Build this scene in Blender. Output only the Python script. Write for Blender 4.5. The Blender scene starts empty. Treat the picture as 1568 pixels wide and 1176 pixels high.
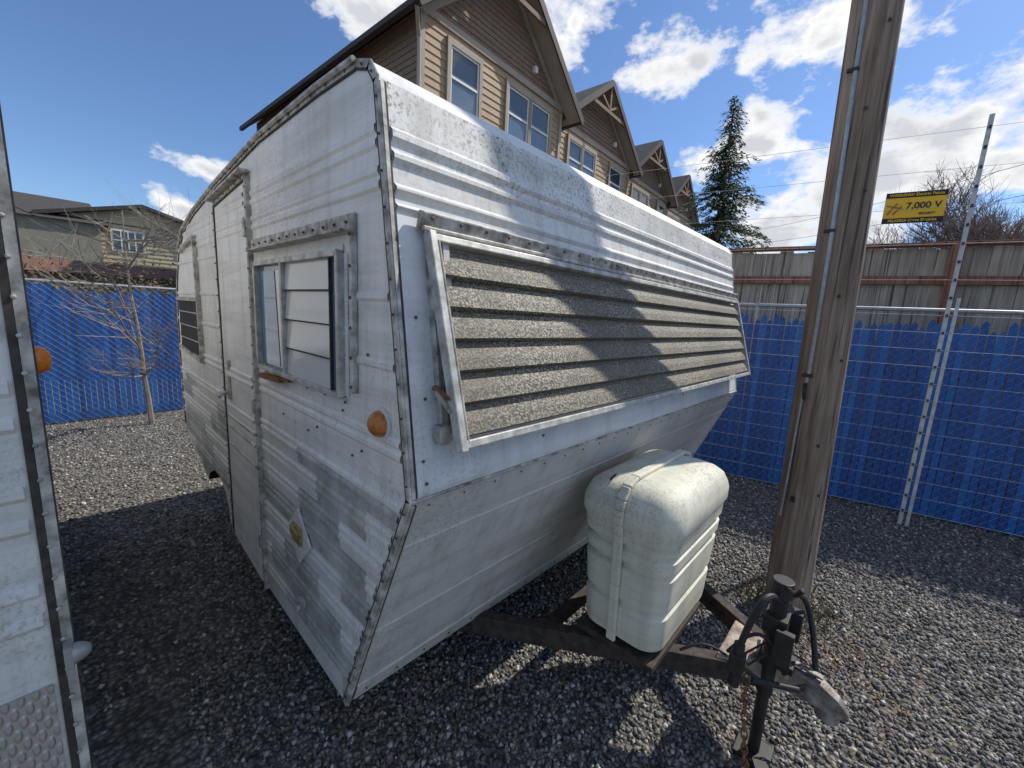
import bpy, math, random
import numpy as np
from mathutils import Vector, Matrix
random.seed(7); np.random.seed(7)
scene=bpy.context.scene
V=Vector
# ------------------------------------------------------------ helpers
def empty(name):
    o=bpy.data.objects.new(name,None); o.empty_display_size=.1
    scene.collection.objects.link(o); return o
class MB:
    def __init__(s): s.v=[]; s.f=[]; s.m=[]
    def add(s,vs,fs,m=0):
        b=len(s.v); s.v+= [tuple(p) for p in vs]
        for f in fs: s.f.append(tuple(b+i for i in f)); s.m.append(m)
    def quad(s,a,b,c,d,m=0): s.add([a,b,c,d],[(0,1,2,3)],m)
    def box(s,c,sz,m=0,R=None):
        c=V(c); h=V(sz)/2; vs=[]
        for i in (-1,1):
            for j in (-1,1):
                for k in (-1,1):
                    p=V((i*h.x,j*h.y,k*h.z))
                    if R is not None: p=R@p
                    vs.append(c+p)
        s.add(vs,[(0,1,3,2),(4,6,7,5),(0,4,5,1),(2,3,7,6),(0,2,6,4),(1,5,7,3)],m)
    def beam(s,p0,p1,w,h,upv=(0,0,1),m=0):
        p0=V(p0);p1=V(p1);d=(p1-p0); L=d.length; d.normalize(); u=V(upv)
        sd=d.cross(u).normalized(); u=sd.cross(d).normalized()
        R=Matrix((sd,d,u)).transposed()
        s.box((p0+p1)/2,(w,L,h),m,R)
    def tube(s,pts,r,seg=8,m=0,cap=True):
        pts=[V(p) for p in pts]; n=len(pts); rs=r if isinstance(r,(list,tuple)) else [r]*n
        b=len(s.v); ref=None
        for i,p in enumerate(pts):
            t=(pts[min(i+1,n-1)]-pts[max(i-1,0)]).normalized()
            if ref is None:
                ref=V((0,0,1)) if abs(t.z)<.9 else V((1,0,0))
            a=(ref-t*ref.dot(t)).normalized(); c=t.cross(a); ref=a
            for k in range(seg):
                an=2*math.pi*k/seg
                s.v.append(tuple(p+(a*math.cos(an)+c*math.sin(an))*rs[i]))
        for i in range(n-1):
            for k in range(seg):
                k2=(k+1)%seg
                s.f.append((b+i*seg+k,b+i*seg+k2,b+(i+1)*seg+k2,b+(i+1)*seg+k)); s.m.append(m)
        if cap:
            s.f.append(tuple(b+k for k in reversed(range(seg)))); s.m.append(m)
            s.f.append(tuple(b+(n-1)*seg+k for k in range(seg))); s.m.append(m)
    def obj(s,name,mats,parent=None,smooth=False,bevel=0,recalc=True):
        me=bpy.data.meshes.new(name); me.from_pydata(s.v,[],s.f)
        if not isinstance(mats,(list,tuple)): mats=[mats]
        for m in mats: me.materials.append(m)
        me.polygons.foreach_set('material_index',s.m)
        if smooth: me.polygons.foreach_set('use_smooth',[True]*len(me.polygons))
        me.update()
        if recalc:
            import bmesh
            bm=bmesh.new(); bm.from_mesh(me); bmesh.ops.recalc_face_normals(bm,faces=bm.faces); bm.to_mesh(me); bm.free()
        o=bpy.data.objects.new(name,me); scene.collection.objects.link(o)
        if parent: o.parent=parent
        if bevel:
            b=o.modifiers.new('bev','BEVEL'); b.width=bevel; b.segments=2; b.limit_method='ANGLE'; b.angle_limit=math.radians(35)
        if smooth and hasattr(me,'set_sharp_from_angle'): me.set_sharp_from_angle(angle=math.radians(42))
        return o
# material helper
def base_mat(name,rough=.6,metal=0.0,col=(.5,.5,.5)):
    m=bpy.data.materials.new(name); m.use_nodes=True; nt=m.node_tree
    b=nt.nodes['Principled BSDF']; b.inputs['Roughness'].default_value=rough
    b.inputs['Metallic'].default_value=metal; b.inputs['Base Color'].default_value=(*col,1)
    return m,nt,b
def nd(nt,t,**k):
    n=nt.nodes.new(t)
    for a,b in k.items(): setattr(n,a,b)
    return n
def coords(nt,scale=(1,1,1),rot=(0,0,0)):
    tc=nd(nt,'ShaderNodeTexCoord'); mp=nd(nt,'ShaderNodeMapping')
    mp.inputs['Scale'].default_value=scale; mp.inputs['Rotation'].default_value=rot
    nt.links.new(tc.outputs['Object'],mp.inputs['Vector']); return mp.outputs['Vector']
def noise(nt,scale,vec,detail=3,rough=.58):
    n=nd(nt,'ShaderNodeTexNoise'); n.inputs['Scale'].default_value=scale
    n.inputs['Detail'].default_value=detail; n.inputs['Roughness'].default_value=rough
    nt.links.new(vec,n.inputs['Vector']); return n.outputs['Fac']
def ramp(nt,fac,stops):
    r=nd(nt,'ShaderNodeValToRGB'); e=r.color_ramp.elements
    while len(e)<len(stops): e.new(.5)
    for i,(p,c) in enumerate(stops):
        e[i].position=p; e[i].color=(*c,1) if isinstance(c,tuple) else (c,c,c,1)
    nt.links.new(fac,r.inputs['Fac']); return r.outputs['Color']
def mix(nt,fac,a,b,mode='MIX'):
    m=nd(nt,'ShaderNodeMix',data_type='RGBA',blend_type=mode)
    for s,val in ((m.inputs[0],fac),(m.inputs[6],a),(m.inputs[7],b)):
        if isinstance(val,bpy.types.NodeSocket): nt.links.new(val,s)
        elif isinstance(val,tuple): s.default_value=(*val,1)
        else: s.default_value=val
    return m.outputs[2]
def math_(nt,op,a,b=0.0,c=None):
    m=nd(nt,'ShaderNodeMath',operation=op)
    for i,val in enumerate((a,b,c)):
        if val is None: continue
        if isinstance(val,bpy.types.NodeSocket): nt.links.new(val,m.inputs[i])
        else: m.inputs[i].default_value=val
    return m.outputs[0]
def bump(nt,b,h,strength=.3,dist=.01):
    n=nd(nt,'ShaderNodeBump'); n.inputs['Strength'].default_value=strength; n.inputs['Distance'].default_value=dist
    nt.links.new(h,n.inputs['Height']); nt.links.new(n.outputs['Normal'],b.inputs['Normal'])
def simple(name,col,rough=.6,metal=0,var=.25,scale=8,bumps=.0,col2=None):
    m,nt,b=base_mat(name,rough,metal,col); v=coords(nt)
    f=noise(nt,scale,v)
    lo=tuple(c*(1-var) for c in col) if col2 is None else col2
    c=ramp(nt,f,[(.3,lo),(.7,tuple(min(1,c*(1+var)) for c in col))])
    nt.links.new(c,b.inputs['Base Color'])
    if bumps: bump(nt,b,noise(nt,scale*4,v,2),bumps)
    return m
def aged_paint(name,col=(.76,.75,.72),grime=(.25,.23,.17),amount=.5,algae=.5,rough=.45,lower=False,alg_z=None,streak=1.0):
    m,nt,b=base_mat(name,rough,0,col)
    v=coords(nt); vs=coords(nt,(13,13,.9)); vh=coords(nt,(.8,.8,10))
    f1=noise(nt,1.1,vs,5,.66); f2=noise(nt,2.3,v,4,.65); f3=noise(nt,85,v,2,.7); f4=noise(nt,1.7,vh,5,.68)
    c=mix(nt,math_(nt,'MULTIPLY',ramp(nt,f4,[(.46,0.0),(.64,1.0)]),amount),col,tuple(x*k for x,k in zip(col,(.62,.60,.55))))
    c=mix(nt,math_(nt,'MULTIPLY',ramp(nt,f2,[(.42,0.0),(.66,1.0)]),amount*.6),c,tuple(x*k for x,k in zip(col,(.68,.66,.60))))
    c=mix(nt,math_(nt,'MULTIPLY',ramp(nt,f1,[(.49,0.0),(.72,1.0)]),amount*streak),c,grime)
    sepz=nd(nt,'ShaderNodeSeparateXYZ'); nt.links.new(v,sepz.inputs[0])
    if lower:
        zl=math_(nt,'LESS_THAN',sepz.outputs['Z'],1.205)
        br=nd(nt,'ShaderNodeTexBrick'); br.inputs['Scale'].default_value=1; br.inputs['Mortar Size'].default_value=0
        br.inputs['Brick Width'].default_value=.36; br.inputs['Row Height'].default_value=.10
        br.inputs['Color1'].default_value=(0,0,0,1); br.inputs['Color2'].default_value=(1,1,1,1)
        cm=nd(nt,'ShaderNodeCombineXYZ'); nt.links.new(sepz.outputs['Y'],cm.inputs[0]); nt.links.new(math_(nt,'ADD',sepz.outputs['Z'],.055),cm.inputs[1])
        nt.links.new(cm.outputs[0],br.inputs['Vector'])
        bf=ramp(nt,br.outputs['Color'],[(.52,0.0),(.56,.9)])
        fn=ramp(nt,noise(nt,6,v),[(.3,.3),(.6,1.0)])
        al=ramp(nt,noise(nt,34,v),[(.3,(.20,.21,.19)),(.7,(.37,.38,.35))])
        fac=math_(nt,'MULTIPLY',math_(nt,'MULTIPLY',bf,fn),zl)
        c=mix(nt,math_(nt,'MULTIPLY',zl,.22),c,(.46,.44,.38))
        c=mix(nt,fac,c,al)
    sp=ramp(nt,f3,[(.50,0.0),(.66,1.0)])
    if alg_z:
        mr=nd(nt,'ShaderNodeMapRange'); nt.links.new(sepz.outputs['Z'],mr.inputs[0]); mr.inputs[1].default_value=alg_z[0]; mr.inputs[2].default_value=alg_z[1]
        af=math_(nt,'MULTIPLY',math_(nt,'MULTIPLY',sp,ramp(nt,noise(nt,2.6,v,5,.72),[(.36,.05),(.58,1.0)])),math_(nt,'MULTIPLY',mr.outputs[0],algae))
        c=mix(nt,math_(nt,'MULTIPLY',ramp(nt,noise(nt,1.5,v,4,.7),[(.42,0.0),(.62,.5)]),math_(nt,'MULTIPLY',mr.outputs[0],algae)),c,(.36,.345,.29))
    else:
        big=ramp(nt,noise(nt,1.4,v,4,.7),[(.44,0.0),(.62,1.0)])
        af=math_(nt,'MULTIPLY',math_(nt,'MULTIPLY',sp,big),algae)
    c=mix(nt,af,c,(.12,.115,.08))
    nt.links.new(c,b.inputs['Base Color'])
    rr=ramp(nt,f2,[(.3,rough-.05),(.7,rough+.25)]); nt.links.new(rr,b.inputs['Roughness'])
    bump(nt,b,noise(nt,3.0,v,2),.35,.025)
    return m
M_white=aged_paint('aged_white_paint',(.80,.79,.76),amount=.45,algae=.35,lower=True,streak=.7,rough=.5)
M_front=aged_paint('front_white_paint',(.80,.79,.77),amount=.5,algae=1.0,alg_z=(1.95,2.3),streak=.9,rough=.5)
M_band=aged_paint('front_band_paint',(.77,.77,.78),amount=.35,algae=.25,streak=.9)
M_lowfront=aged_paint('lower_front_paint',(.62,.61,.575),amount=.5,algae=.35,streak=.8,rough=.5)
M_neigh=aged_paint('neighbour_white_paint',(.80,.79,.76),amount=.5,algae=.4,streak=.8)
M_cream=aged_paint('cream_plastic',(.70,.675,.55),(.30,.28,.20),amount=.45,algae=.6,rough=.55,alg_z=(.55,1.2),streak=.9)
M_alu=simple('weathered_aluminium',(.50,.49,.455),.5,.25,.3,24,0,(.27,.255,.22))
M_trim=simple('trim_metal_dirty',(.46,.44,.40),.55,.1,.45,22,0,(.15,.13,.10))
M_rust=simple('rust',(.20,.085,.035),.85,0,.5,60)
M_screw=simple('rusty_screws',(.13,.085,.06),.7,.2,.5,90)
M_seal=simple('dark_sealant',(.05,.043,.036),.8,0,.5,40)
M_black=simple('black_metal',(.022,.02,.019),.5,.1,.4,30,0)
M_rubber=simple('black_rubber',(.018,.018,.018),.6,0,.3,30)
M_under=simple('underbody_dark',(.03,.028,.025),.9)
M_galv=simple('galvanized_steel',(.38,.39,.39),.5,.5,.2,30)
M_wire=simple('galvanized_wire',(.22,.25,.28),.5,.3,.2,30)
M_postw=simple('white_post_paint',(.54,.53,.50),.6,.1,.2,20)
def glass_mat(name,col,rough=.06):
    m,nt,b=base_mat(name,rough,0,col); b.inputs['Specular IOR Level'].default_value=.9
    v=coords(nt); bump(nt,b,noise(nt,1.2,v,1),.08,.02); return m
M_glass=glass_mat('window_glass',(.045,.06,.075))
M_glassb=glass_mat('pale_window_glass',(.13,.18,.24))
M_curtain=glass_mat('jalousie_glass',(.60,.61,.58),.14)
M_bluec=glass_mat('blue_curtain_behind_glass',(.12,.23,.36),.08)
M_amber=simple('amber_lens',(.72,.20,.015),.25,0,.3,40)
M_amber2=simple('faded_amber_lens',(.46,.16,.03),.35,0,.45,60)
M_brass=simple('brass_cap',(.38,.28,.12),.5,.4,.35,50)
# pebbled fibreglass
M_peb,nt,b=base_mat('pebbled_fibreglass',.65); v=coords(nt)
pf=noise(nt,140,v,2,.6); 
c=ramp(nt,pf,[(.38,(.035,.03,.022)),(.5,(.17,.15,.11)),(.62,(.48,.435,.345))])
c=mix(nt,ramp(nt,noise(nt,3,v,4),[(.35,.1),(.65,.7)]),c,(.13,.113,.08)); nt.links.new(c,b.inputs['Base Color']); bump(nt,b,pf,.6,.006)
# gravel
def gravel_mat(name,island):
    m,nt,b=base_mat(name,.85); v=coords(nt)
    if island:
        g=nd(nt,'ShaderNodeNewGeometry'); f=g.outputs['Random Per Island']
        c=ramp(nt,f,[(0,(.07,.068,.066)),(.4,(.165,.16,.153)),(.65,(.29,.275,.25)),(.82,(.24,.20,.16)),(.94,(.46,.44,.41)),(1,(.62,.59,.55))])
        c=mix(nt,.35,c,ramp(nt,noise(nt,60,v,2),[(.3,.15),(.7,.65)]),'OVERLAY')
    else:
        vo=nd(nt,'ShaderNodeTexVoronoi'); vo.inputs['Scale'].default_value=44; nt.links.new(v,vo.inputs['Vector'])
        sp=nd(nt,'ShaderNodeSeparateColor'); nt.links.new(vo.outputs['Color'],sp.inputs[0])
        c=ramp(nt,sp.outputs[0],[(0,(.08,.078,.075)),(.4,(.18,.173,.165)),(.65,(.29,.275,.25)),(.85,(.25,.21,.165)),(1,(.55,.52,.48))])
        c=mix(nt,ramp(nt,vo.outputs['Distance'],[(.3,0.0),(.75,.85)]),c,(.03,.028,.026))
        c=mix(nt,ramp(nt,noise(nt,.6,v,5),[(.42,0.0),(.7,.4)]),c,(.15,.12,.08))
        bump(nt,b,math_(nt,'MULTIPLY',vo.outputs['Distance'],-1),1.0,.02)
    nt.links.new(c,b.inputs['Base Color']); return m
M_gr=gravel_mat('gravel_ground',False); M_stone=gravel_mat('gravel_stone',True)
# wood
def wood(name,c1,c2,c3,sc=(14,14,.7),bs=.6,dist=.012):
    m,nt,b=base_mat(name,.85); v=coords(nt,sc); v2=coords(nt)
    f=noise(nt,2.2,v,6,.68)
    c=ramp(nt,f,[(.30,c1),(.5,c2),(.70,c3)])
    crack=ramp(nt,noise(nt,3.5,coords(nt,(sc[0]*.9,sc[1]*.9,sc[2]*.35)),3,.6),[(.58,0.0),(.63,1.0)])
    c=mix(nt,math_(nt,'MULTIPLY',crack,.85),c,tuple(x*.22 for x in c1))
    c=mix(nt,ramp(nt,noise(nt,1.3,v2,3),[(.4,0.0),(.7,.5)]),c,c1)
    g=nd(nt,'ShaderNodeNewGeometry'); c=mix(nt,.5,c,ramp(nt,g.outputs['Random Per Island'],[(0,.32),(1,.74)]),'OVERLAY')
    nt.links.new(c,b.inputs['Base Color']); bump(nt,b,f,bs,dist); return m
M_pole=wood('utility_pole_wood',(.115,.075,.05),(.27,.195,.14),(.42,.34,.265))
M_board=wood('weathered_boards',(.22,.165,.12),(.41,.34,.27),(.56,.49,.41))
M_redw=wood('red_brown_wood',(.20,.075,.045),(.33,.14,.085),(.42,.22,.14))
def slat_mat():
    m,nt,b=base_mat('blue_slats',.45); v=coords(nt,(1,1,.4))
    g=nd(nt,'ShaderNodeNewGeometry')
    c=ramp(nt,g.outputs['Random Per Island'],[(0,(.006,.062,.27)),(.5,(.009,.096,.37)),(1,(.016,.145,.46))])
    c=mix(nt,ramp(nt,noise(nt,9,v),[(.4,0.0),(.75,.4)]),c,(.012,.045,.14))
    nt.links.new(c,b.inputs['Base Color']); return m
M_blue=slat_mat()
M_lap=simple('tan_lap_siding',(.40,.28,.17),.7,0,.10,3)
M_shing=simple('brown_shingle_siding',(.225,.15,.10),.8,0,.25,12)
M_band2=simple('taupe_trim',(.37,.31,.245),.7,0,.08,3)
M_fascia=simple('dark_fascia',(.05,.036,.03),.7,0,.15,3)
M_roof=simple('asphalt_shingles',(.06,.056,.053),.9,0,.35,25,.3)
M_wtrim=simple('white_window_trim',(.74,.72,.67),.5,0,.05,3)
M_soff=simple('soffit_paint',(.34,.30,.25),.8,0,.1,3)
M_beige=simple('beige_siding',(.56,.48,.33),.8,0,.08,2)
M_grey=simple('grey_green_siding',(.25,.24,.19),.8,0,.1,2)
M_bark=simple('bark',(.26,.22,.175),.9,0,.35,20)
M_barkp=simple('pinkish_bark',(.26,.20,.18),.9,0,.3,20)
def leafm(name,cols):
    m,nt,b=base_mat(name,.7); g=nd(nt,'ShaderNodeNewGeometry')
    c=ramp(nt,g.outputs['Random Per Island'],cols); nt.links.new(c,b.inputs['Base Color']); return m
M_needle=leafm('conifer_needles',[(0,(.018,.036,.014)),(.5,(.045,.08,.028)),(1,(.09,.13,.05))])
M_hedge=leafm('hedge_leaves',[(0,(.05,.035,.018)),(.5,(.13,.085,.045)),(1,(.13,.14,.05))])
M_grass=leafm('weeds',[(0,(.05,.08,.02)),(.5,(.13,.13,.05)),(1,(.30,.24,.12))])
M_yel=simple('yellow_sign_paint',(.88,.50,.02),.5,0,.04,5)
M_blk=simple('black_sign_paint',(.012,.012,.012),.5,0,.1,5)
# diamond plate
M_dia,nt,b=base_mat('diamond_plate',.4,.7,(.52,.52,.51)); v=coords(nt)
wv1=nd(nt,'ShaderNodeTexVoronoi'); wv1.inputs['Scale'].default_value=1; wv1.inputs['Randomness'].default_value=0.0
nt.links.new(coords(nt,(60,60,24),(0,math.radians(45),0)),wv1.inputs['Vector'])
bump(nt,b,ramp(nt,wv1.outputs['Distance'],[(.25,1.0),(.45,0.0)]),.7,.004)

# ------------------------------------------------------------ camera
f=625.0
cu=V((204,3712,625)).normalized(); cy=V((-684,143,-625)); cy=(cy-cu*cy.dot(cu)).normalized(); cx=cy.cross(cu)
cam=bpy.data.cameras.new('camera'); co=bpy.data.objects.new('camera',cam); scene.collection.objects.link(co)
cam.sensor_width=36; cam.lens=36*f/1568; cam.clip_start=.02; cam.clip_end=2000
co.matrix_world=Matrix.Translation((0,0,1.75))@Matrix((cx,cy,cu)).to_4x4()
scene.camera=co
# ------------------------------------------------------------ light
AZ=math.radians(20); EL=math.radians(47)
sd=V((math.cos(AZ)*math.cos(EL),-math.sin(AZ)*math.cos(EL),math.sin(EL)))
L=bpy.data.lights.new('sun','SUN'); L.energy=4.4; L.angle=math.radians(.55); L.color=(1,.95,.87)
lo=bpy.data.objects.new('sun',L); scene.collection.objects.link(lo); lo.rotation_euler=sd.to_track_quat('Z','Y').to_euler(); lo.location=(20,-6,25)
wd=bpy.data.worlds.new('World'); scene.world=wd; wd.use_nodes=True; nt=wd.node_tree; bg=nt.nodes['Background']
sky=nd(nt,'ShaderNodeTexSky',sky_type='NISHITA'); sky.sun_disc=False; sky.sun_elevation=EL; sky.sun_rotation=math.radians(90)+AZ
sky.altitude=50; sky.air_density=1.0; sky.dust_density=.3; sky.ozone_density=2.0
tc=nd(nt,'ShaderNodeTexCoord'); dirv=tc.outputs['Generated']
clouds=[((.64,.535,.54),.14),((.795,.374,.475),.11),((.862,.129,.489),.14),((.912,.235,.335),.12),((.963,.019,.269),.19),((.956,-.12,.29),.22),
 ((.183,.955,.236),.075),((.154,.976,.154),.07),((.408,.759,.509),.08),((.848,.262,.462),.04),((.966,.161,.203),.20),((.92,-.35,.2),.3),((.1,-.7,.6),.6),((-.7,.2,.5),.5)]
mx=None
for (c3,r) in clouds:
    c3=V(c3).normalized()
    sub=nd(nt,'ShaderNodeVectorMath',operation='SUBTRACT'); nt.links.new(dirv,sub.inputs[0]); sub.inputs[1].default_value=c3
    sc=nd(nt,'ShaderNodeVectorMath',operation='MULTIPLY'); nt.links.new(sub.outputs[0],sc.inputs[0]); sc.inputs[1].default_value=(1/r,1/r,1.7/r)
    ln=nd(nt,'ShaderNodeVectorMath',operation='LENGTH'); nt.links.new(sc.outputs[0],ln.inputs[0])
    q=math_(nt,'SUBTRACT',1.0,ln.outputs['Value'])
    mx=q if mx is None else math_(nt,'MAXIMUM',mx,q)
mp=nd(nt,'ShaderNodeMapping'); mp.inputs['Scale'].default_value=(1,1,1.7); nt.links.new(dirv,mp.inputs['Vector'])
n1=noise(nt,10,mp.outputs[0],6,.6); n2=noise(nt,5,mp.outputs[0],3,.5)
den=math_(nt,'ADD',math_(nt,'MULTIPLY',math_(nt,'MAXIMUM',mx,-1.6),.50),math_(nt,'MULTIPLY',math_(nt,'SUBTRACT',n1,.5),1.7))
cf=ramp(nt,den,[(.05,0.0),(.17,.6),(.33,1.0)])
ccol=ramp(nt,math_(nt,'ADD',math_(nt,'MULTIPLY',den,.6),math_(nt,'MULTIPLY',n2,.5)),[(.25,(6.4,6.6,7.2)),(.42,(8.2,8.2,8.2)),(.62,(5.3,5.5,5.9))])
skc=mix(nt,1.0,sky.outputs['Color'],(.78,.93,1.14),'MULTIPLY')
fin=mix(nt,cf,skc,ccol)
nt.links.new(fin,bg.inputs['Color']); bg.inputs['Strength'].default_value=.125
scene.view_settings.view_transform='Standard'; scene.view_settings.look='None'; scene.view_settings.exposure=0
# ------------------------------------------------------------ ground
g=MB(); g.quad((-400,-400,0),(600,-400,0),(600,600,0),(-400,600,0)); g.obj('gravel_ground',M_gr,recalc=False)
def stones(N,x0,x1,y0,y1,s0,s1):
    base=np.array([[1,0,0],[-.5,.87,0],[-.5,-.87,0],[.3,.3,.75],[-.35,0,.7],[.1,-.3,.72],[0,0,-.6]],dtype=np.float32)
    fc=np.array([[0,1,3],[1,4,3],[1,2,4],[2,5,4],[2,0,5],[0,3,5],[3,4,5],[1,0,6],[2,1,6],[0,2,6]])
    P=np.stack([np.random.uniform(x0,x1,N),np.random.uniform(y0,y1,N),np.random.uniform(-.002,.006,N)],1)
    S=np.random.uniform(s0,s1,N)[:,None,None]*np.random.uniform(.6,1.25,(N,1,3))
    B=base[None]*S*(1+np.random.uniform(-.3,.3,(N,7,3)))
    a=np.random.uniform(0,2*np.pi,N); t=np.random.uniform(-.7,.7,N)
    ca,sa,ct,st=np.cos(a),np.sin(a),np.cos(t),np.sin(t)
    x,y,z=B[:,:,0],B[:,:,1],B[:,:,2]
    y,z=y*ct[:,None]-z*st[:,None],y*st[:,None]+z*ct[:,None]
    x,y=x*ca[:,None]-y*sa[:,None],x*sa[:,None]+y*ca[:,None]
    W=np.stack([x,y,z],2)+P[:,None,:]
    F=(fc[None]+(np.arange(N)*7)[:,None,None]).reshape(-1,3)
    return W.reshape(-1,3),F
parts=[stones(50000,.2,4.2,-1.3,2.2,.008,.0175),stones(18000,-.3,4.0,2.2,8,.009,.018),stones(14000,4.0,6.2,-2.2,2.5,.009,.017)]
vs=[];fs=[];off=0
for w_,f_ in parts: vs.append(w_); fs.append(f_+off); off+=len(w_)
vs=np.concatenate(vs);fs=np.concatenate(fs)
me=bpy.data.meshes.new('gravel'); me.vertices.add(len(vs)); me.vertices.foreach_set('co',vs.astype(np.float32).ravel())
me.loops.add(len(fs)*3); me.loops.foreach_set('vertex_index',fs.astype(np.int32).ravel())
me.polygons.add(len(fs)); me.polygons.foreach_set('loop_start',np.arange(0,len(fs)*3,3,dtype=np.int32)); me.update(calc_edges=True)
me.materials.append(M_stone); go=bpy.data.objects.new('gravel',me); scene.collection.objects.link(go)
# ------------------------------------------------------------ main trailer
tr=empty('vintage_travel_trailer')
X0,X1=.56,3.50
K=(.84,1.26);T=(1.005,2.30);B=(1.23,.35)
prof=[B,K,T,(1.04,2.345),(1.11,2.368),(1.35,2.375),(1.9,2.37),(2.6,2.315),(3.15,2.25),(3.5,2.18),(3.72,2.05),(3.86,1.85),(3.93,1.6),(3.98,1.1),(3.97,.78),(3.9,.72),
 (3.4,.58),(3.28,.53),(3.22,.60),(3.08,.66),(2.95,.66),(2.82,.60),(2.76,.52),(2.74,.44),(2.68,.40),(2.2,.37)]
m=MB(); n=len(prof)
m.add([(X0,y,z) for y,z in prof],[tuple(range(n))],0)
m.add([(X1,y,z) for y,z in prof],[tuple(range(n))],0)
for i in range(n):
    a=prof[i];c=prof[(i+1)%n]
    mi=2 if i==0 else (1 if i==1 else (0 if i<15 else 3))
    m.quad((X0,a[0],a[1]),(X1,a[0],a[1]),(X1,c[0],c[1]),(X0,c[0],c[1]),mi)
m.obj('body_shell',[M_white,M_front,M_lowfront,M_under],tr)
def yf(z): 
    if z>K[1]: return K[0]+(T[0]-K[0])*(z-K[1])/(T[1]-K[1])
    return K[0]+(B[0]-K[0])*(K[1]-z)/(K[1]-B[1])
def yr(z):
    for i in range(8,14):
        a,c=prof[i],prof[i+1]
        if c[1]<=z<=a[1]: return a[0]+(c[0]-a[0])*(a[1]-z)/(a[1]-c[1]+1e-9)
    return 3.3
# side ribs
m=MB()
def rib_side(z,y0,y1,w=.014,d=.006,x=X0,mi=0):
    p=[(x,z-w),(x-d,z-w*.4),(x-d,z+w*.4),(x,z+w)]
    for i in range(3):
        a,c=p[i],p[i+1]; m.quad((a[0],y0,a[1]),(a[0],y1,a[1]),(c[0],y1,c[1]),(c[0],y0,c[1]),mi)
upper=[2.19,2.155,2.09,2.055]; mid=[1.40,1.365]; low=[1.22,1.19,1.12,1.09,1.02,.99,.92,.89,.82,.79,.72,.69,.62,.59,.50,.47]
for z in upper+mid+low+[1.98,1.78,1.60]:
    y1=yr(z) if z>.84 else (2.74 if z<.68 else 3.85)
    y0=yf(z)+.03
    if 1.44<z<2.0: segs=[(y0,1.12),(2.03,y1-.02)] if z<1.97 else [(2.03,y1-.02)]
    else: segs=[(y0,y1-.02)]
    for a,c in segs: rib_side(z,a,c)
m.obj('side_ribs',M_white,tr,smooth=True)
# front ribs
def fplane(z,o):
    d=V((T[0]-K[0],T[1]-K[1])).normalized(); nx=V((-d.y,d.x))
    y=yf(z); return (y+nx.x*o, z+nx.y*o)
def lplane(z,o):
    d=V((K[0]-B[0],K[1]-B[1])).normalized(); nx=V((-d.y,d.x))
    return (yf(z)+nx.x*o,z+nx.y*o)
m=MB()
def rib_front(z0,z1,o,pl,x0=X0+.02,x1=X1-.02,mi=0,s=.012):
    pr=[pl(z0,0.0),pl(z0+s,o),pl(z1-s,o),pl(z1,0.0)]
    for i in range(3):
        a,c=pr[i],pr[i+1]; m.quad((x0,a[0],a[1]),(x1,a[0],a[1]),(x1,c[0],c[1]),(x0,c[0],c[1]),mi)
for z0,z1 in ((2.155,2.195),(2.105,2.14),(2.03,2.06),(1.99,2.012)): rib_front(z0,z1,.011,fplane)
rib_front(1.275,1.40,.003,fplane,s=.002,mi=1)
rib_front(1.275,1.985,.004,fplane,X0+.018,X0+.10,mi=1,s=.002)
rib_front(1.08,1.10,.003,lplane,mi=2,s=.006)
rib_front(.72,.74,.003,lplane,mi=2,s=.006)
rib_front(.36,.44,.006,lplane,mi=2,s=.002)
m.obj('front_ribs',[M_front,M_band,M_lowfront],tr,smooth=True)
# edge mouldings + screws
mt=MB(); ms=MB(); sc_=MB()
def screw(p,nrm,r=.0045):
    p=V(p);nrm=V(nrm).normalized(); sc_.tube([p,p+nrm*.003,p+nrm*.005],[r,r,r*.4],6)
edge=[prof[i] for i in range(0,15)]
for side,x,sx in (('l',X0,-1),('r',X1,1)):
    for i in range(len(edge)-1):
        a,c=edge[i],edge[i+1]
        a3=V((x+sx*.003,a[0],a[1])); c3=V((x+sx*.003,c[0],c[1])); d=(c3-a3).normalized()
        inw=V((0,d.z,-d.y)); 
        if inw.dot(V((0,2.3-(a[0]+c[0])/2,1.3-(a[1]+c[1])/2)))<0: inw=-inw
        mt.beam(a3+inw*.008,c3+inw*.008,.014,.006,(1,0,0))
        ms.beam(a3+inw*.0175,c3+inw*.0175,.005,.006,(1,0,0))
        mt.tube([a3-inw*.001,c3-inw*.001],.0045,8)
        if side=='l':
            k=max(1,int((c3-a3).length/.085))
            for j in range(k):
                screw(a3.lerp(c3,(j+.5)/k)+inw*.008+V((-.003,0,0)),(-1,0,0),.0035)
for z0,z1,pl in ((1.27,2.29,fplane),(.36,1.25,lplane)):
    a=pl(z0,.003);c=pl(z1,.003); ms.beam((X0+.012,a[0],a[1]),(X0+.012,c[0],c[1]),.006,.007,(0,-1,0))
    a=pl(z0,.003);c=pl(z1,.003); mt.beam((X0+.004,a[0],a[1]),(X0+.004,c[0],c[1]),.010,.008,(0,-1,0))
mt.tube([(X0,K[0]-.003,K[1]+.003),(X1,K[0]-.003,K[1]+.003)],.005)
for i in range(24):
    x=X0+.06+i*.125; a=lplane(.40,.008); screw((x,a[0],a[1]),(0,-1,-.3),.004)
    a=lplane(1.235,.002); screw((x,a[0],a[1]),(0,-1,-.3),.003)
for y,z in ((1.10,1.33),(1.16,1.30),(1.34,1.36),(1.42,1.33),(1.5,1.30),(1.22,1.43),(1.75,1.31),(1.06,1.62)):
    screw((X0-.001,y,z),(-1,0,0),.0045)
for x,z in ((.60,1.36),(.62,1.52),(.61,1.73),(1.1,1.34),(2.4,1.35),(.605,1.30)):
    a=fplane(z,.006); screw((x,a[0],a[1]),(0,-1,.1),.0045)
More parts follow.
